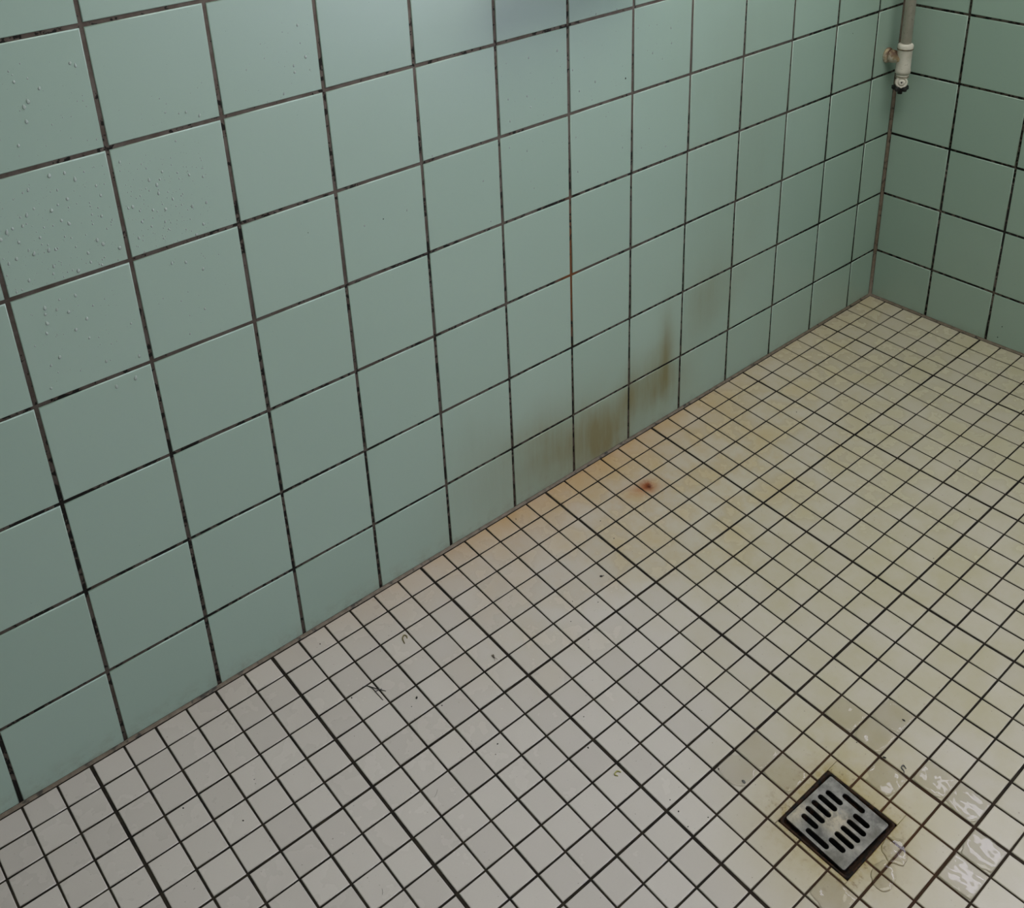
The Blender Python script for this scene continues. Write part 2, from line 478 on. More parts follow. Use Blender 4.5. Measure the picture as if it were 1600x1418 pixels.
# sealant along the foot of the walls and up the corner
def mat_seal():
    g = G('old_brown_sealant')
    n = g.noise(70, 4, 0.6)
    c = g.mix(g.ss(n, 0.3, 0.7), (0.17, 0.135, 0.10), (0.11, 0.085, 0.058))
    c = g.mix(g.mul(g.ss(g.noise(40, 3, 0.6, off=(3, 3, 3)), 0.55, 0.65), 0.85), c, (0.012, 0.011, 0.009))
    g.set(col=c, rough=0.6)
    return g.mat
M_SEAL = mat_seal()
def bead(name, pts, inx, r, label):
    mb = MB(); rings = []
    for p in pts:
        p = Vector(p)
        ring = []
        for k in range(5):
            t = math.pi/2*k/4
            ring.append(mb.vert(p + inx[0]*(r*(1-math.sin(t))) + inx[1]*(r*(1-math.cos(t)))))
        ring.append(mb.vert(p - inx[0]*0.0015 - inx[1]*0.0015))
        rings.append(ring)
    for i in range(len(rings)-1):
        for k in range(6):
            mb.face((rings[i][k], rings[i][(k+1) % 6], rings[i+1][(k+1) % 6], rings[i+1][k]))
    mb.face(rings[0]); mb.face(list(reversed(rings[-1])))
    struct(mb.build(name, M_SEAL), label, 'trim')
bead('trim_1', [(x*0.05, 0, fz(x*0.05, 0)) for x in range(0, int(ROOM_X/0.05)+1)], (Y, Z), 0.0042, 'thin dirty brown sealant along the foot of the long wall')
bead('trim_2', [(0, y*0.05, fz(0, y*0.05)) for y in range(0, int(ROOM_Y/0.05)+1)], (X, Z), 0.0045, 'thin dirty sealant along the foot of the shorter wall')
bead('trim_3', [(0, 0, 0.0 + z*0.1) for z in range(0, 27)], (X, Y), 0.0055, 'pinkish brown sealant up the corner of the two walls')

# ---------------------------------------------------------------- the window
M_FRAME = plain('white_window_paint', (0.6, 0.6, 0.58), 0.4)
for wi, (y0_, y1_, z0_, z1_, power, colour) in enumerate(WINDOWS):
    win = empty('window_%d' % (wi+1), (-0.05, (y0_+y1_)/2, (z0_+z1_)/2))
    struct(win, ('white framed frosted strip window high in the shorter tiled wall', 'white framed frosted window low in the shorter tiled wall')[wi], 'window')
    hw, hh = (y1_-y0_)/2, (z1_-z0_)/2
    mb = MB()
    for lo, hi in (((-0.03, -hw, -hh), (0.03, hw, -hh+0.04)), ((-0.03, -hw, hh-0.04), (0.03, hw, hh)), ((-0.03, -hw, -hh+0.04), (0.03, -hw+0.04, hh-0.04)),
                   ((-0.03, hw-0.04, -hh+0.04), (0.03, hw, hh-0.04)), ((-0.03, -0.02, -hh+0.04), (0.03, 0.02, hh-0.04))):
        mb.box(lo, hi)
    mb.build('window_frame', M_FRAME, win)
    g = G('frosted_daylit_glass')
    em = g.t.nodes.new('ShaderNodeEmission'); em.inputs[0].default_value = (*colour, 1); em.inputs[1].default_value = power
    g.t.links.new(em.outputs[0], g.out.inputs[0])
    for s in (-1, 1):
        mb = MB(); y0, y1 = sorted((s*0.018, s*(hw-0.036)))
        mb.box((-0.004, y0, -hh+0.036), (0.004, y1, hh-0.036))
        mb.build('window_pane', g.mat, win)

# ---------------------------------------------------------------- the luminous panel in the ceiling
lamp = empty('ceiling_light', (LAMP_AT[0], LAMP_AT[1], ROOM_Z))
thing(lamp, 'large square luminous panel on the ceiling above the frame', 'ceiling light')
lx, ly = LAMP_SIZE[0]/2, LAMP_SIZE[1]/2
mb = MB()
for lo, hi in (((-lx-.03, -ly-.03, -0.06), (lx+.03, -ly, 0)), ((-lx-.03, ly, -0.06), (lx+.03, ly+.03, 0)), ((-lx-.03, -ly, -0.06), (-lx, ly, 0)), ((lx, -ly, -0.06), (lx+.03, ly, 0))): mb.box(lo, hi)
mb.build('frame', M_FRAME, lamp)
g = G('lit_diffuser')
em = g.t.nodes.new('ShaderNodeEmission'); em.inputs[0].default_value = (*LAMP_COLOUR, 1); em.inputs[1].default_value = LAMP_STRENGTH
g.t.links.new(em.outputs[0], g.out.inputs[0])
mb = MB(); mb.box((-lx, -ly, -0.055), (lx, ly, -0.045)); mb.build('diffuser', g.mat, lamp)

# world places of the small bits on the floor
HAIR = [[(1.6115, 0.1463), (1.6042, 0.1489), (1.5992, 0.1567), (1.5933, 0.1665), (1.5865, 0.1758)], [(1.6026, 0.1516), (1.6, 0.1595), (1.5997, 0.1725), (1.5993, 0.1869)], [(1.6009, 0.1659), (1.5947, 0.1668), (1.5891, 0.1686)]]
LEAF1 = [(1.5112, 0.1205), (1.5086, 0.1111), (1.503, 0.1063), (1.5002, 0.1102), (1.5023, 0.1148)]
LEAF2 = [(1.4013, 0.5098), (1.4044, 0.5052), (1.4108, 0.5065), (1.4087, 0.5114)]
SQUIG = [(1.0863, 0.7798), (1.0842, 0.774), (1.0897, 0.7744), (1.0917, 0.7793), (1.095, 0.7818)]
WISP = [(1.623, 0.3592), (1.6278, 0.3635), (1.6335, 0.3659)]
WISP2 = [(1.764, 0.4257), (1.7659, 0.4303), (1.7683, 0.4329)]
IDIR = (0.0028, 0.0172)

# ---------------------------------------------------------------- the floor drain
def mat_steel():
    g = G('worn_stainless_steel')
    n = g.noise(45, 5, 0.65); n2 = g.noise(160, 4, 0.6, off=(2, 2, 2))
    c = g.mix(g.ss(n, 0.3, 0.7), (0.215, 0.205, 0.185), (0.075, 0.072, 0.066))
    edge = g.mx(g.gauss(0.0, 0.014, 0.0, 0.018, wob=n2), g.mx(g.mul(g.gauss(0.034, 0.02, -0.045, 0.012, wob=n2), 0.9), g.mul(g.gauss(0.012, 0.010, 0.004, 0.030, wob=n2), 0.7)))
    lime = g.mul(edge, g.add(0.45, g.mul(g.ss(n2, 0.35, 0.6), 0.55)))
    c = g.mix(lime, c, (0.36, 0.31, 0.22))
    dirt = g.mx(g.gauss(0.045, 0.03, 0.03, 0.02, wob=n), g.gauss(-0.02, 0.02, 0.045, 0.012, wob=n))
    c = g.mix(g.mul(dirt, 0.6), c, (0.07, 0.065, 0.05))
    g.set(col=c, rough=g.add(0.30, g.mul(n, 0.3)), metal=g.sub(0.75, g.mul(lime, 0.7)))
    g.bump(g.add(n2, g.mul(lime, 2.0)), 0.25, 0.0006)
    return g.mat
M_STEEL = mat_steel()
def mat_rust(name, a, b, rough=0.6):
    g = G(name); n = g.noise(90, 4, 0.6)
    g.set(col=g.mix(g.ss(n, 0.35, 0.68), a, b), rough=rough, spec=0.12); g.bump(n, 0.4, 0.0008)
    return g.mat
M_DRFRAME = mat_rust('blackened_drain_frame', (0.006, 0.006, 0.005), (0.040, 0.018, 0.008), 0.7)
M_PIT = plain('black_drain_pit', (0.006, 0.006, 0.006), 0.6)

DC = Vector((1.2285, 0.7612, fz(1.2285, 0.7612)))
drain = empty('floor_drain', DC)
thing(drain, 'square steel floor drain with slotted grate set in the mosaic floor', 'drain')
# frame: rounded square ring with a sunk ledge
def rrect(hx, hy, r, cx=0, cy=0, seg=6, rot=0.0):
    o = []
    for sx, sy, a0 in ((1, 1, 0), (-1, 1, 90), (-1, -1, 180), (1, -1, 270)):
        for k in range(seg+1):
            a = math.radians(a0 + 90*k/seg)
            o.append((sx*(hx-r)+r*math.cos(a), sy*(hy-r)+r*math.sin(a)))
    c, s = math.cos(rot), math.sin(rot)
    return [(cx+p[0]*c-p[1]*s, cy+p[0]*s+p[1]*c) for p in o]
def dz(x, y): return fz(DC.x+x, DC.y+y)-DC.z
mb = MB()
hx, hy = (DX1-DX0)/2, (DY1-DY0)/2
ox, oy = (DX0+DX1)/2-DC.x, (DY0+DY1)/2-DC.y
loops = [(rrect(hx, hy, 0.006, ox, oy), -0.030), (rrect(hx, hy, 0.006, ox, oy), -0.0002), (rrect(hx-0.0012, hy-0.0012, 0.005, ox, oy), 0.0003),
         (rrect(hx-0.0030, hy-0.0030, 0.0045, ox, oy), 0.0001), (rrect(hx-0.0042, hy-0.0042, 0.0045, ox, oy), -0.0022), (rrect(hx-0.0050, hy-0.0050, 0.004, ox, oy), -0.0080),
         (rrect(hx-0.014, hy-0.014, 0.004, ox, oy), -0.0085), (rrect(hx-0.0155, hy-0.0155, 0.004, ox, oy), -0.030)]
rings = [[mb.vert((p[0], p[1], dz(*p)+h)) for p in lp] for lp, h in loops]
for i in range(len(rings)-1):
    n = len(rings[i])
    for k in range(n): mb.face((rings[i][k], rings[i][(k+1) % n], rings[i+1][(k+1) % n], rings[i+1][k]), 0, i not in (5,))
mb.build('drain_frame', M_DRFRAME, drain)
mb = MB()
mb.lathe([(0.052, -0.16), (0.052, -0.0095), (0.050, -0.0095), (0.044, -0.02), (0.040, -0.15), (0.0005, -0.155)], (ox, oy, 0), (0, 0, 1), 32, 0, True)
mb.build('drain_pit', M_PIT, drain, )
# grate: a plate with twelve slots, built as one sheet with holes
GR = math.radians(-2.2)
SL = []      # (x, y0, y1) of each slot in plate axes
for x, a, b in ((1.2022, .7236, .7520), (1.2158, .7206, .7527), (1.2296, .7202, .7530), (1.2434, .7206, .7527), (1.2570, .7240, .7522),
                (1.1884, .7420, .7790), (1.2694, .7415, .7795),
                (1.2020, .7700, .7966), (1.2156, .7697, .8006), (1.2294, .7698, .8010), (1.2430, .7698, .8010), (1.2564, .7703, .7968)):
    SL.append((x-DC.x+0.0005, a-DC.y-0.0012, b-DC.y-0.0012))
PX, PY = 0.0500, 0.0485
gp = (-0.0013, -0.0010)
W = 0.0046
def plate():
    """a triangulated plate with slot-shaped holes"""
    me = bpy.data.curves.new('grate_outline', 'CURVE'); me.dimensions = '2D'; me.fill_mode = 'BOTH'
    def poly(pts):
        s = me.splines.new('POLY'); s.points.add(len(pts)-1)
        for i, p in enumerate(pts): s.points[i].co = (p[0], p[1], 0, 1)
        s.use_cyclic_u = True
    poly(rrect(PX, PY, 0.0025))
    for x, a, b in SL:
        pts = []
        for k in range(9):
            t = math.pi*k/8; pts.append((x+W*math.cos(t), b-W+W*math.sin(t)))
        for k in range(9):
            t = math.pi+math.pi*k/8; pts.append((x+W*math.cos(t), a+W+W*math.sin(t)))
        poly(pts)
    me.extrude = 0.0012; me.bevel_depth = 0.0005; me.bevel_resolution = 2
    tmp = bpy.data.objects.new('grate_outline', me); COL.objects.link(tmp)
    dg = bpy.context.evaluated_depsgraph_get(); dg.update()
    out = bpy.data.meshes.new_from_object(tmp.evaluated_get(dg))
    bpy.data.objects.remove(tmp); bpy.data.curves.remove(me)
    return out
gm = plate(); gm.name = 'grate'; gm.materials.clear(); gm.materials.append(M_STEEL)
grate = link(bpy.data.objects.new('grate', gm)); grate.parent = drain
nn = fn(DC.x, DC.y)
q = Vector((0, 0, 1)).rotation_difference(nn)
grate.rotation_mode = 'QUATERNION'
grate.rotation_quaternion = q @ Matrix.Rotation(GR, 3, 'Z').to_quaternion()
grate.location = (gp[0], gp[1], dz(*gp)-0.0012)

# ---------------------------------------------------------------- the water pipe in the corner
def mat_pipe():
    g = G('old_cream_pipe_paint')
    n = g.noise(55, 4, 0.6); n2 = g.noise(160, 4, 0.65, off=(4, 1, 2))
    c = g.mix(g.ss(n, 0.3, 0.7), (0.60, 0.57, 0.50), (0.52, 0.49, 0.42))
    c = g.mix(g.mul(g.ss(n2, 0.60, 0.72), 0.55), c, (0.15, 0.11, 0.06))
    g.set(col=c, rough=0.45); g.bump(n2, 0.25, 0.0008)
    return g.mat
def mat_stub():
    g = G('peeling_rusty_paint')
    n = g.noise(75, 4, 0.65)
    c = g.mix(g.ss(n, 0.40, 0.58), (0.36, 0.29, 0.18), (0.10, 0.048, 0.028))
    c = g.mix(g.ss(g.z, 0.000, 0.012), g.mix(g.ss(n, 0.5, 0.6), (0.45, 0.41, 0.33), (0.3, 0.22, 0.12)), c)
    g.set(col=c, rough=0.7); g.bump(n, 0.6, 0.0015)
    return g.mat
M_PIPE = mat_pipe(); M_STUB = mat_stub()
M_BLACK = plain('black_plastic', (0.006, 0.006, 0.006), 0.7)
M_DIRTRING = plain('dirty_thread', (0.16, 0.125, 0.07), 0.7, nscale=200, amount=0.9, dark=(0.15, 0.15, 0.15))
PB = Vector((0.0425, 0.0395, 0.629))
pipe = empty('water_pipe', PB)
thing(pipe, 'cream painted water pipe with a tee and drain cock in the tiled corner', 'pipe')
lean = Vector((0.010, 0.0, 1)).normalized()
mb = MB(); mb.lathe([(0.0114, 0.025), (0.0114, 0.5), (0.0114, 1.2), (0.0114, 1.95)], (0, 0, 0), lean, 28)
mb.build('pipe', M_PIPE, pipe)
mb = MB(); mb.lathe([(0.0125, -0.034), (0.0164, -0.032), (0.0168, -0.026), (0.0158, -0.022), (0.0158, 0.020), (0.0168, 0.0235), (0.0170, 0.031), (0.0150, 0.034), (0.0118, 0.0355)], (0, 0, 0), lean, 32)
tee = mb.build('tee_fitting', M_PIPE, pipe)
mb = MB(); mb.lathe([(0.01715, 0.0222), (0.01735, 0.0235), (0.01715, 0.0246)], (0, 0, 0), lean, 32); o = mb.build('seam', M_DIRTRING, tee); o['label'] = 'dirty brown seam at the top of the fitting'
# the outlet of the tee that enters the long wall
bd = Vector((0.006, -0.0395, 0.002)).normalized()
mb = MB(); mb.lathe([(0.0157, 0.002), (0.0150, 0.010), (0.0136, 0.0165), (0.0130, 0.019), (0.0140, 0.0215), (0.0145, 0.024), (0.0145, 0.031), (0.0130, 0.033)], (0, 0, 0), bd, 28)
o = mb.build('outlet', M_STUB, pipe); o['label'] = 'peeling cream outlet of the tee with rust on top'
mb = MB(); mb.lathe([(0.0170, 0.0), (0.0175, 0.003), (0.0160, 0.0065), (0.0140, 0.0075)], (0.006, -0.0395, 0.002), (0, 1, 0), 28)
o = mb.build('wall_plate', M_STUB, pipe); o['label'] = 'rusty flaking wall plate'
# drain cock under the tee
mb = MB(); mb.lathe([(0.0110, -0.044), (0.0140, -0.0425), (0.0142, -0.037), (0.0125, -0.033)], (0, 0, 0), lean, 28)
col_ = mb.build('collar', M_PIPE, pipe)
mb = MB(); mb.lathe([(0.01435, -0.0400), (0.0146, -0.0392), (0.01435, -0.0384)], (0, 0, 0), lean, 28); o = mb.build('thread_line', M_DIRTRING, col_); o['label'] = 'dark dirty line round the collar'
fd = Vector((0.80, 0.52, 0.18)).normalized()       # the cock's cap looks into the room
VC = Vector((0.002, 0.001, -0.053))
mb = MB(); mb.lathe([(0.004, -0.013), (0.0105, -0.012), (0.0130, -0.006), (0.0136, 0.002), (0.0136, 0.008), (0.0125, 0.0105), (0.0095, 0.0112), (0.0088, 0.0100), (0.0072, 0.0098), (0.0068, 0.0125), (0.0058, 0.0138), (0.0016, 0.0140), (0.0012, 0.0128), (0.0004, 0.0126)], VC, fd, 32)
valve = mb.build('drain_cock', M_PIPE, pipe)
mb = MB(); mb.lathe([(0.0005, 0.0), (0.0016, 0.0004), (0.0018, 0.0012), (0.0004, 0.0016)], VC + fd*0.0136, fd, 10); mb.build('screw', M_BLACK, valve)
mb = MB()
hc = VC + Vector((0.001, 0.000, -0.0135))
prof = []
NS = 60
for h, s in ((-0.0050, 0.84), (-0.0035, 1.0), (0.0035, 1.0), (0.0052, 0.86)):
    prof.append([mb.vert(hc + Vector((math.cos(2*math.pi*k/NS), math.sin(2*math.pi*k/NS), 0))*(0.0148+0.0046*math.cos(5*2*math.pi*k/NS))*s + Vector((0, 0, h))) for k in range(NS)])
for i in range(3):
    for k in range(NS): mb.face((prof[i][k], prof[i][(k+1) % NS], prof[i+1][(k+1) % NS], prof[i+1][k]))
mb.face(list(reversed(prof[0]))); mb.face(prof[-1])
mb.lathe([(0.0030, -0.014), (0.0052, -0.0135), (0.0056, -0.010), (0.0050, -0.004), (0.0060, 0.0)], hc, (0, 0, 1), 18)
mb.lathe([(0.006, 0.003), (0.006, 0.010)], hc, (0, 0, 1), 16)
o = mb.build('handle', M_BLACK, pipe); o['label'] = 'black five-lobed plastic handwheel'

# ---------------------------------------------------------------- the shower mixer on the long wall, just above the frame
M_CHROME = plain('chrome', (0.72, 0.72, 0.72), 0.12, 1.0, 20, 0.1)
mix_ = empty('shower_mixer', (1.02, 0.0, 1.02))
thing(mix_, 'chrome bar shower mixer on the long tiled wall above the frame', 'shower mixer')
for s in (-1, 1):
    mb = MB(); mb.lathe([(0.032, 0.0005), (0.032, 0.004), (0.024, 0.012), (0.012, 0.016), (0.012, 0.050)], (s*0.075, 0, 0), (0, 1, 0), 28); mb.build('wall_flange', M_CHROME, mix_)
    mb = MB(); mb.lathe([(0.020, 0.0), (0.024, 0.003), (0.024, 0.040), (0.019, 0.046)], (s*0.115, 0.062, 0), (s, 0, 0), 28); mb.build('handle', M_CHROME, mix_)
mb = MB(); mb.lathe([(0.021, -0.115), (0.023, -0.110), (0.023, 0.110), (0.021, 0.115)], (0, 0.062, 0), (1, 0, 0), 28); mb.build('body', M_CHROME, mix_)

# ---------------------------------------------------------------- water: droplets, spray, puddles
def mat_water(name, glow):
    """clear water: mostly see-through, a Fresnel shine, and translucent and white parts imitating light focused in the bead"""
    g = G(name); n = g.t.nodes; L = g.t.links.new
    fr = n.new('ShaderNodeFresnel'); fr.inputs['IOR'].default_value = 1.333
    tr = n.new('ShaderNodeBsdfTransparent')
    tl = n.new('ShaderNodeBsdfTranslucent'); tl.inputs[0].default_value = (0.95, 0.97, 0.96, 1)
    gl = n.new('ShaderNodeBsdfGlossy'); gl.inputs['Roughness'].default_value = 0.02
    df = n.new('ShaderNodeBsdfDiffuse'); df.inputs[0].default_value = (0.95, 0.97, 0.96, 1)  # white mixed into the beads stands in for the light they focus
    m0 = n.new('ShaderNodeMixShader'); m0.inputs[0].default_value = 0.5
    L(tl.outputs[0], m0.inputs[1]); L(df.outputs[0], m0.inputs[2])
    m1 = n.new('ShaderNodeMixShader'); m1.inputs[0].default_value = glow
    m2 = n.new('ShaderNodeMixShader')
    L(tr.outputs[0], m1.inputs[1]); L(m0.outputs[0], m1.inputs[2])
    L(fr.outputs[0], m2.inputs[0]); L(m1.outputs[0], m2.inputs[1]); L(gl.outputs[0], m2.inputs[2]); L(m2.outputs[0], g.out.inputs[0])
    return g.mat
M_WATER = mat_water('whitened_water_bead', 0.36); M_FILM = mat_water('clear_water_film', 0.0)
def drop_mesh(k):
    """a hanging bead: rounder and fatter at the foot"""
    mb = MB(); seg, rings = 14, 5
    top = mb.vert((0, 0.0, 0))
    rr = []
    for i in range(1, rings+1):
        t = math.pi/2*i/rings
        rad = math.sin(t); h = math.cos(t)
        ring = []
        for s in range(seg):
            a = 2*math.pi*s/seg
            u, v = rad*math.cos(a), rad*math.sin(a)
            v2 = v*(1.15 if v < 0 else 1.15 + 0.6*k) 
            u2 = u*(1.0 - 0.32*k*max(v, 0))
            ring.append(mb.vert((u2, h*0.62*(1-0.35*max(v, 0)), v2)))
        rr.append(ring)
    mb.v[top] = (0, 0.62, -0.02)
    for s in range(seg):
        mb.face((top, rr[0][(s+1) % seg], rr[0][s]))
        for i in range(rings-1): mb.face((rr[i][s], rr[i][(s+1) % seg], rr[i+1][(s+1) % seg], rr[i+1][s]))
    return mb
protos = []
for k in (0.0, 0.5, 1.0):
    o = drop_mesh(k).build('water_droplet', M_WATER)
    protos.append(o.data); bpy.data.objects.remove(o)
TILES = {
 'spattered': ('water droplet on the thickly spattered wall tile at the left edge', 'droplets on the spattered tile at the left edge', 0.00175,
   [(1.8815,.8669),(1.8266,.8642),(1.8404,.8429),(1.8612,.8341),(1.8526,.8391),(1.8801,.8426),(1.8898,.8369),(1.897,.8257),(1.9084,.826),(1.9157,.8234),(1.9243,.8172),(1.9054,.8071),(1.8811,.8047),(1.8925,.7869),(1.9125,.7874),(1.9222,.7843),(1.9049,.7553),(1.8052,.8086),(1.8165,.7794),(1.8107,.7718),(1.8306,.7662),(1.8301,.7534),(1.8174,.7452),(1.8367,.8755),(1.8545,.8773),(1.8528,.8181),(1.8449,.8113),(1.8037,.8492),(1.8009,.8353),(1.875,.7856),(1.8672,.7841),(1.7917,.76),(1.8764,.754),(1.8739,.7633),(1.8469,.7475)]),
 'beside': ('water droplet on the finely sprayed tile right of the thickly spattered one', 'droplets on the finely sprayed tile', 0.00150,
   [(1.7699,.8703),(1.6953,.8777),(1.7199,.8428),(1.6676,.8205),(1.7126,.8024),(1.6692,.7836),(1.6889,.7843),(1.6782,.755),(1.6901,.744),(1.7575,.7851),(1.7653,.7645),(1.7707,.8081),(1.7652,.8082),(1.7407,.7959),(1.7297,.8273),(1.7295,.8155),(1.6856,.8282),(1.7382,.8365),(1.7246,.8336),(1.7464,.7748),(1.7243,.7919),(1.7004,.8358),(1.7573,.8),(1.728,.7751),(1.7251,.7637)]),
 'above': ('water droplet on the bluish wall tile above the thickly spattered one', 'droplets on the tile above the spattered one', 0.00165,
   [(1.8638,.9654),(1.8031,1.004),(1.7975,.9996),(1.8683,.9966),(1.8428,.9829),(1.8581,.9707),(1.865,.9479),(1.8797,.9224)]),
 'below': ('water droplet on the wall tile just below the thickly spattered one', 'droplets on the tile below the spattered one', 0.00165,
   [(1.8956,.7132),(1.8967,.7052),(1.8972,.6924),(1.8926,.6413),(1.9118,.6035),(1.9051,.6345),(1.8525,.6526),(1.8391,.6948),(1.8502,.68),(1.866,.6706),(1.8571,.7161),(1.8767,.7182),(1.8826,.7058),(1.8387,.6115),(1.7978,.6517),(1.8695,.6976),(1.7962,.6009),(1.9005,.6793)]),
 'low pair': ('one of two water droplets at the top of a lower left wall tile', 'pair of droplets on the lower left tile', 0.0018, [(1.8333,.5695),(1.807,.5711)]),
 'right below': ('water droplet on the tile below the finely sprayed one', 'droplets below the finely sprayed tile', 0.0014, [(1.7297,.7153),(1.6894,.6919),(1.7109,.7099),(1.6967,.6334),(1.7234,.6049)]),
 'upper': ('water droplet at the foot of the clean tile above the finely sprayed one', 'droplets above the finely sprayed tile', 0.0014, [(1.7019,.9178),(1.6584,.9023),(1.6753,.9115)]),
 'second': ('water droplet on the tile two to the right of the bluish one', 'droplets on the upper tile left of centre', 0.0016, [(1.4974,.9444),(1.5164,.9273),(1.5166,.9361),(1.5366,.9017),(1.5038,.989)]),
 'lone': ('lone small water droplet on a wall tile with no other drops near it', None, 0.0013, [(1.3018,.7456)]),
 'mid pair': ('one of two small water droplets on a wall tile near a black speck', 'pair of droplets near the black speck', 0.0013, [(1.3563,.6711),(1.4335,.6709)]),
 'mid pair low': ('one of two small water droplets on the tile below the lone droplet', 'pair of droplets below the lone droplet', 0.0013, [(1.206,.6743),(1.1946,.5991)]),
 'centre': ('small water droplet on the streaked wall tile below the rusty mixer joint', 'droplets on the streaked tile near the top centre', 0.0013, [(1.1082,.7936),(1.1012,.773),(1.1474,.798),(1.1455,.7605),(1.0412,.8545),(1.1024,.8559)]),
 'centre low': ('small water droplet on the tile under the streaked one', 'droplets under the streaked tile', 0.0012, [(1.1485,.7159),(1.1119,.6997),(1.099,.6288)]),
 'right one': ('small water droplet on the tile right of the streaked one', 'droplets right of the streaked tile', 0.0012, [(1.0073,.8141),(.9553,.7815),(.9923,.7741),(.9631,.7515)]),
 'right one low': ('small water droplet on the tile below and right of the streaked one', 'droplets below and right of the streaked tile', 0.0012, [(.9293,.7127),(1.0019,.6936),(.998,.629),(.8881,.6432)]),
 'top': ('one of two small water droplets on the blue-tinged tile at the top edge', 'pair of droplets on the blue-tinged top tile', 0.0013, [(.9049,.8969),(.953,.8983)]),
 'far': ('small water droplet on the farthest wetted tile towards the pipe', 'droplets on the farthest wetted tile', 0.0012, [(.7657,.8092),(.8147,.8014),(.7886,.7853),(.8525,.8541),(.8247,.8526),(.8048,.8505),(.7683,.8371),(.7696,.7433)]),
 'far low': ('small water droplet on the greenish tile below the farthest wetted one', 'droplets below the farthest wetted tile', 0.0012, [(.839,.6289),(.7745,.6141),(.8195,.6609)]),
}
rd = random.Random(5)
for key, (label, group, size, pts) in TILES.items():
    for x, z in pts:
        o = bpy.data.objects.new('water_droplet', rd.choice(protos))
        s = size*rd.uniform(0.72, 1.25)
        o.location = (x, 0.0001, z)
        o.rotation_euler = (0, rd.uniform(-0.3, 0.3), 0)
        o.scale = (s, s, s*rd.uniform(1.0, 1.35))
        link(o); thing(o, label, 'droplet', group)
# the fine spray between them
def spray(name, rects, label):
    mb = MB(); r2 = random.Random(9)
    for (x0, x1, z0, z1, n, lo, hi) in rects:
        for _ in range(n):
            x, z = r2.uniform(x0, x1), r2.uniform(z0, z1)
            s = lo + (hi-lo)*r2.random()**2.5
            mb_ = drop_mesh(r2.random())
            base = len(mb.v)
            st = r2.uniform(1, 1.3)
            for p in mb_.v: mb.vert((x+p[0]*s, 0.0001+p[1]*s*0.8, z+p[2]*s*st))
            for f in mb_.f: mb.face([i+base for i in f])
    o = mb.build(name, M_WATER)
    thing(o, label, 'water', kind='stuff')
spray('water_spray', [(1.79, 1.93, .742, .878, 150, .0004, .0011), (1.66, 1.775, .742, .87, 190, .00035, .0009), (1.79, 1.93, .90, 1.02, 45, .0004, .0010), (1.79, 1.92, .60, .72, 40, .0004, .0010),
                      (1.64, 1.77, .62, .72, 18, .0004, .0009), (1.64, 1.76, .90, .95, 14, .0004, .0009), (1.49, 1.60, .89, 1.0, 22, .0004, .0009), (.75, 1.17, .74, .86, 70, .0003, .0008), (.75, 1.2, .59, .72, 40, .0003, .0007),
                      (.87, 1.0, .895, .93, 12, .0004, .0008)],
      'fine clear water spray scattered over the upper tiles of the long wall')

def puddle(cx, cy, rx, ry, seed, label, thick=0.0009, rot=0.0, wave=1.0, tilecell=None):
    """a thin film of water with a rounded rim and a gently waved skin"""
    rr = random.Random(seed)
    mb = MB(); seg, nr = 48, 12
    c, s = math.cos(rot), math.sin(rot)
    top, bot = [], []
    ph = rr.uniform(0, 50)
    def P(i, k):
        a = 2*math.pi*k/seg
        w = 1 + 0.34*noise.noise(Vector((math.cos(a)*1.5+ph, math.sin(a)*1.5, 1.0))) + 0.12*noise.noise(Vector((math.cos(a)*4+ph, math.sin(a)*4, 4.0)))
        u, v = rx*w*math.cos(a)*i/nr, ry*w*math.sin(a)*i/nr
        x, y = cx+u*c-v*s, cy+u*s+v*c
        if tilecell:
            x = min(max(x, tilecell[0]), tilecell[1]); y = min(max(y, tilecell[2]), tilecell[3])
        return x, y
    def H(x, y, i):
        e = 1-i/nr
        rim = math.sqrt(max(0.0, 1-(1-min(1, e*3.2))**2))
        wv = 1.0*noise.noise(Vector((x*42+ph, y*42, 2.0))) + 0.22*noise.noise(Vector((x*110+ph, y*110, 7.0)))
        return rim*thick*(1 + wave*wv)
    ct = mb.vert((cx, cy, fz(cx, cy)+0.0001+H(cx, cy, 0)))
    for i in range(1, nr+1):
        tr, br = [], []
        for k in range(seg):
            x, y = P(i, k); z = fz(x, y)
            tr.append(mb.vert((x, y, z+0.00012+H(x, y, i)))); br.append(mb.vert((x, y, z-0.0001)))
        top.append(tr); bot.append(br)
    for k in range(seg):
        k2 = (k+1) % seg
        mb.face((ct, top[0][k], top[0][k2]))
        for i in range(nr-1):
            mb.face((top[i][k], top[i+1][k], top[i+1][k2], top[i][k2]))
        mb.face((top[-1][k], bot[-1][k], bot[-1][k2], top[-1][k2]))
    o = mb.build('puddle', M_FILM)
    thing(o, label, 'puddle')
def cell(c, r): return (OFX+c*FP+0.0022, OFX+(c+1)*FP-0.0022, OFY+r*FP+0.0022, OFY+(r+1)*FP-0.0022)
def film(c, r, seed, label, k=0.03, th=0.0008, wave=1.0):
    q = cell(c, r); puddle((q[0]+q[1])/2, (q[2]+q[3])/2, k, k, seed, label, th, 0, wave, q)
puddle(1.205, 0.838, 0.022, 0.016, 3, 'clear puddle at the right hand corner of the drain, shining lilac', 0.0014, 0.6, 0.12)
puddle(1.246, 0.846, 0.022, 0.014, 8, 'pale puddle lying across the joint just below the drain', 0.0010, 0.4, 0.25)
film(24, 13, 4, 'wet film on the tile behind the drain with a sharp white glint', wave=1.2)
film(21, 14, 5, 'water film on the brightly glinting tile second behind the drain')
film(21, 13, 6, 'faint water film left of the brightly glinting tile')
film(20, 14, 7, 'water film with a pale glint behind the brightly glinting tile')
film(22, 15, 12, 'thin water film on the tile that carries a dark squiggle', 0.028)
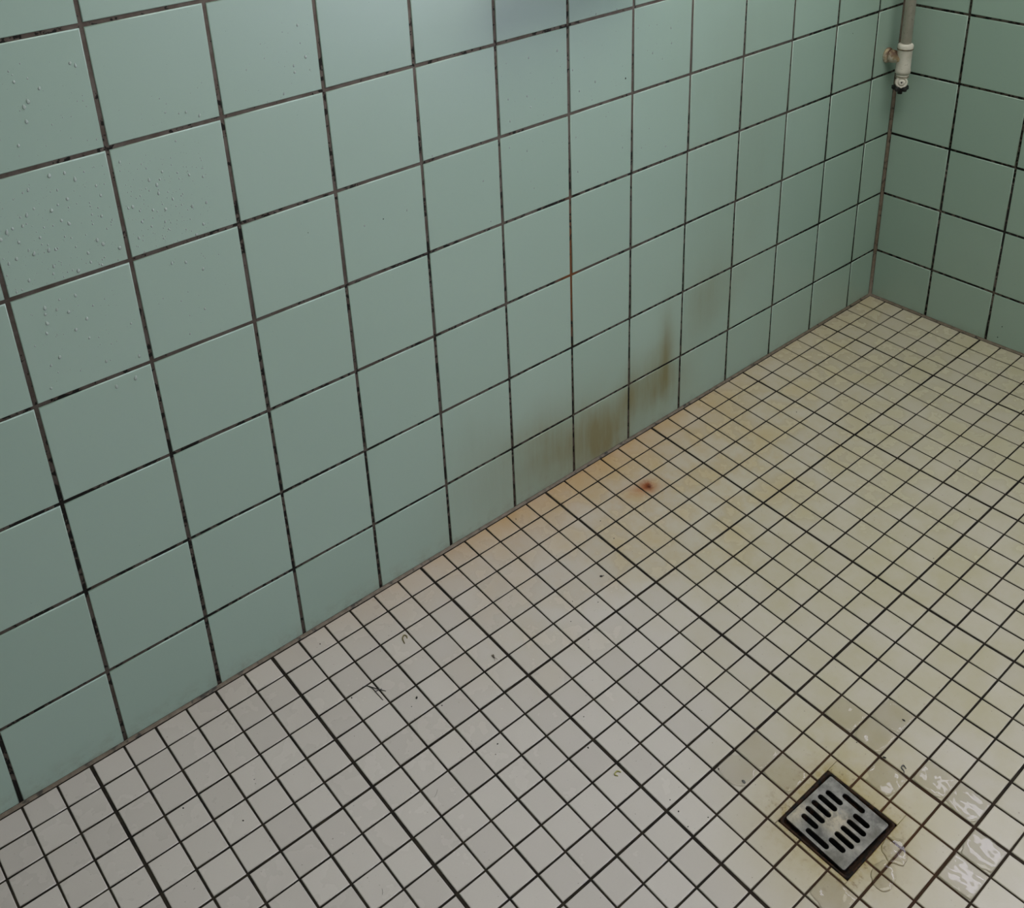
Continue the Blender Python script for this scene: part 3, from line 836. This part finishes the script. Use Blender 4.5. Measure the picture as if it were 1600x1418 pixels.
film(21, 17, 9, 'water film with a streaked cream glint well right of the drain', wave=1.3)
film(23, 18, 10, 'water film on the whitest tile, in the lower right corner', 0.031, 0.0011, 1.1)
film(22, 18, 13, 'water film on the tile beside the whitest one', 0.028, 0.0009)
film(24, 12, 14, 'water film with a soft glint left of the sharp white one')
film(25, 12, 15, 'faint film of water on the tile with the grey smudge', 0.026)
film(26, 16, 16, 'thin water film on the tile beyond the near corner of the drain', 0.029)
film(21, 16, 17, 'water film on the dull tile right of the drain, next to the streaked glint', 0.028)

# ---------------------------------------------------------------- bits on the floor and wall
M_HAIR = plain('black_hair', (0.012, 0.011, 0.010), 0.4)
M_LEAF = plain('olive_leaf', (0.17, 0.14, 0.05), 0.7, nscale=300, amount=0.7)
M_LEAF2 = plain('yellow_green_leaf', (0.33, 0.31, 0.10), 0.7, nscale=300, amount=0.5)
M_MOTH = plain('brown_insect', (0.12, 0.095, 0.065), 0.8, nscale=600, amount=0.6)
M_DIRT = plain('black_dirt', (0.014, 0.012, 0.010), 0.8)
M_GREY = plain('grey_dirt', (0.10, 0.095, 0.085), 0.8)
def onfloor(pts, h): return [(x, y, fz(x, y)+h) for x, y in pts]
def smooth(pts, n=6):
    o = []
    for i in range(len(pts)-1):
        p0, p1, p2, p3 = (Vector(pts[max(i-1, 0)]), Vector(pts[i]), Vector(pts[i+1]), Vector(pts[min(i+2, len(pts)-1)]))
        for k in range(n):
            t = k/n
            o.append(0.5*((2*p1) + (p2-p0)*t + (2*p0-5*p1+4*p2-p3)*t*t + (3*p1-p0-3*p2+p3)*t**3))
    o.append(Vector(pts[-1])); return o
h = empty('hair_tuft', (1.6, 0.16, fz(1.6, 0.16))); hl = h.location
thing(h, 'small tuft of black hair lying across the floor joints near the long wall', 'hair')
for pts in (HAIR):
    mb = MB(); P3 = smooth([Vector(p) - Vector(hl) for p in onfloor(pts, 0.0008)])
    n = len(P3); mb.tube(P3, [0.00068*(0.35+0.65*math.sin(math.pi*(0.12+0.8*i/n))) for i in range(n)], 6); mb.build('strand', M_HAIR, h)
def curl(pts, rad, name, mat, label, cat, h=0.001):
    mb = MB(); P3 = smooth(onfloor(pts, h)); n = len(P3)
    mb.tube(P3, [rad*(0.3+0.7*math.sin(math.pi*(0.15+0.75*i/n))) for i in range(n)], 8)
    o = mb.build(name, mat); thing(o, label, cat); return o
curl(LEAF1, 0.0011, 'curled_leaf', M_LEAF, 'curled olive leaf scrap on a tile two rows from the long wall', 'leaf')
curl(LEAF2, 0.0011, 'curled_leaf', M_LEAF2, 'curled yellow-green leaf scrap on the open floor left of the drain', 'leaf')
curl(SQUIG, 0.0009, 'dark_thread', M_GREY, 'dark curled thread on a wet tile behind the drain', 'thread')
curl(WISP, 0.00022, 'fine_hair', M_GREY, 'fine grey hair on a white tile in the lower middle', 'hair', 0.0003)
curl(WISP2, 0.00022, 'fine_hair', M_GREY, 'faint wisp of hair near the bottom edge, left of the middle', 'hair', 0.0003)
# the dead insect
mx, my = 1.4154, 0.2352
ins = empty('dead_insect', (mx, my, fz(mx, my)))
thing(ins, 'tiny dead brown insect at a floor joint in the middle of the floor', 'insect')
ia = math.atan2(IDIR[1], IDIR[0])
IR = Matrix.Rotation(ia, 3, 'Z')
mb = MB(); mb.blob(IR @ Vector((-0.0012, 0, 0.0012)), (0.0036, 0.0013, 0.0011), IR, 12, 8, 0.1); body = mb.build('body', M_MOTH, ins)
for s in (-1, 1):
    mb = MB()
    pts = [(0.0, 0.0004*s), (-0.0020, 0.0018*s), (-0.0052, 0.0017*s), (-0.0058, 0.0006*s)]
    a = [mb.vert(IR @ Vector((p[0], p[1], 0.0020))) for p in pts]; b = [mb.vert(IR @ Vector((p[0], p[1], 0.0018))) for p in pts]
    mb.face(a if s < 0 else a[::-1]); mb.face(b[::-1] if s < 0 else b)
    for i in range(4): mb.face((a[i], a[(i+1) % 4], b[(i+1) % 4], b[i]))
    mb.build('wing', M_MOTH, ins)
    mb = MB(); mb.tube([IR @ Vector(p) for p in ((0.0018, 0.0004*s, 0.0012), (0.0042, 0.0014*s, 0.0016), (0.0068, 0.0030*s, 0.0003))], [0.0003, 0.00022, 0.00015], 6); mb.build('leg', M_MOTH, ins)
def crumb(x, y, r, label, seed, name='dirt_crumb', mat=M_DIRT, cat='crumb', group=None, flat=0.6):
    random.seed(seed)
    mb = MB(); mb.blob((0, 0, r[2]*0.75), r, Matrix.Rotation(random.uniform(0, 6), 3, 'Z'), 10, 6, 0.5)
    o = mb.build(name, mat); o.location = (x, y, fz(x, y)); thing(o, label, cat, group)
crumb(1.5565, 0.2163, (0.0026, 0.0015, 0.0010), 'black dirt crumb on the tile just right of the hair tuft', 1)
crumb(1.1620, 0.2250, (0.0030, 0.0020, 0.0012), 'black crumb in a dark smear in front of the rust stain', 2)
crumb(1.1575, 0.2262, (0.0011, 0.0008, 0.0005), 'tiny black speck beside the black crumb in front of the rust', 22)
crumb(1.4102, 0.4501, (0.0018, 0.0010, 0.0008), 'small black crumb just behind the yellow-green leaf scrap', 3)
crumb(1.2770, 0.6360, (0.0034, 0.0022, 0.0006), 'flat grey smudge of dirt on a wet tile left of the drain', 4, 'dirt_smudge', M_GREY, 'smudge')
crumb(1.0173, 0.7329, (0.0026, 0.0012, 0.0007), 'black crumb on a wet tile behind the brightly glinting one', 6)
crumb(1.0929, 0.7483, (0.0026, 0.0014, 0.0008), 'black crumb at the joint corner beside the dark curled thread', 7)
SPK = [(1.1871,.0227),(1.0689,.1279),(.9707,.0267),(1.0808,.1755),(1.2386,.2326),(1.2062,.2623),(1.2701,.2622),(1.2726,.3082),(.5289,.1712),(.3944,.241),(.759,.4253),(.4232,.4845),(.534,.5675),(.6905,.5872),(1.6185,.0321),(1.6345,.1517),(1.5342,.2523),(1.51,.3583),(1.5233,.3697),(1.5716,.2239),(1.3787,.4075),(1.3784,.5853),(1.3891,.6286),(1.3574,.638),(1.3824,.605),(1.2886,.5991),(1.9159,.1534),(1.8179,.1778),(1.8599,.2241),(1.1013,.707)]
def specklabel(x, y):
    if x > 1.7: return 'tiny dark speck on the pale floor at the lower left', 'specks on the lower left floor'
    if x < 0.8: return 'tiny dark speck on the yellowish far floor', 'specks on the far floor'
    if y < 0.14: return 'tiny dark speck on the floor close under the long wall', 'specks under the long wall'
    if y > 0.55: return 'tiny dark speck on the floor just left of and behind the drain', 'specks round the drain'
    if x > 1.45: return 'tiny dark speck on the floor round the hair tuft', 'specks round the hair tuft'
    return 'tiny dark speck on the open floor in front of the rust stain', 'specks in front of the rust stain'
mb = MB(); mb.blob((0, 0, 0.0004), (0.0010, 0.0008, 0.0005), None, 8, 5, 0.4); t0 = mb.build('dirt_speck', M_DIRT)
r3 = random.Random(3)
for i, (x, y) in enumerate(SPK):
    o = t0 if i == 0 else t0.copy()
    if i: link(o)
    o.location = (x, y, fz(x, y)); o.rotation_euler = (0, 0, r3.uniform(0, 6)); k = r3.uniform(0.7, 1.25); o.scale = (k, k, k)
    lb, gr = specklabel(x, y); thing(o, lb, 'speck', gr)
for (x, z, r, lb) in ((1.3999, .6711, .0009, 'black speck on a clean wall tile left of the middle'), (1.5274, .6915, .0006, 'very small black speck on the wall below the finely sprayed area'),
                      (.8822, .7709, .0014, 'dark chip mark on the wall tile near the top middle'), (.1928, .7095, .0008, 'black speck on the wall tile left of the pipe')):
    mb = MB(); mb.blob((0, 0, 0), (r, 0.0004, r*1.2), None, 8, 6, 0.4); o = mb.build('dirt_speck', M_DIRT); o.location = (x, 0.0003, z); thing(o, lb, 'speck')
for (y, z, lb) in ((.3381, .0522, 'upper of two black specks low on the shorter wall'), (.3324, .0219, 'lower of two black specks low on the shorter wall')):
    mb = MB(); mb.blob((0, 0, 0), (0.0004, 0.0012, 0.0014), None, 8, 6, 0.4); o = mb.build('dirt_speck', M_DIRT); o.location = (0.0003, y, z); thing(o, lb, 'speck')
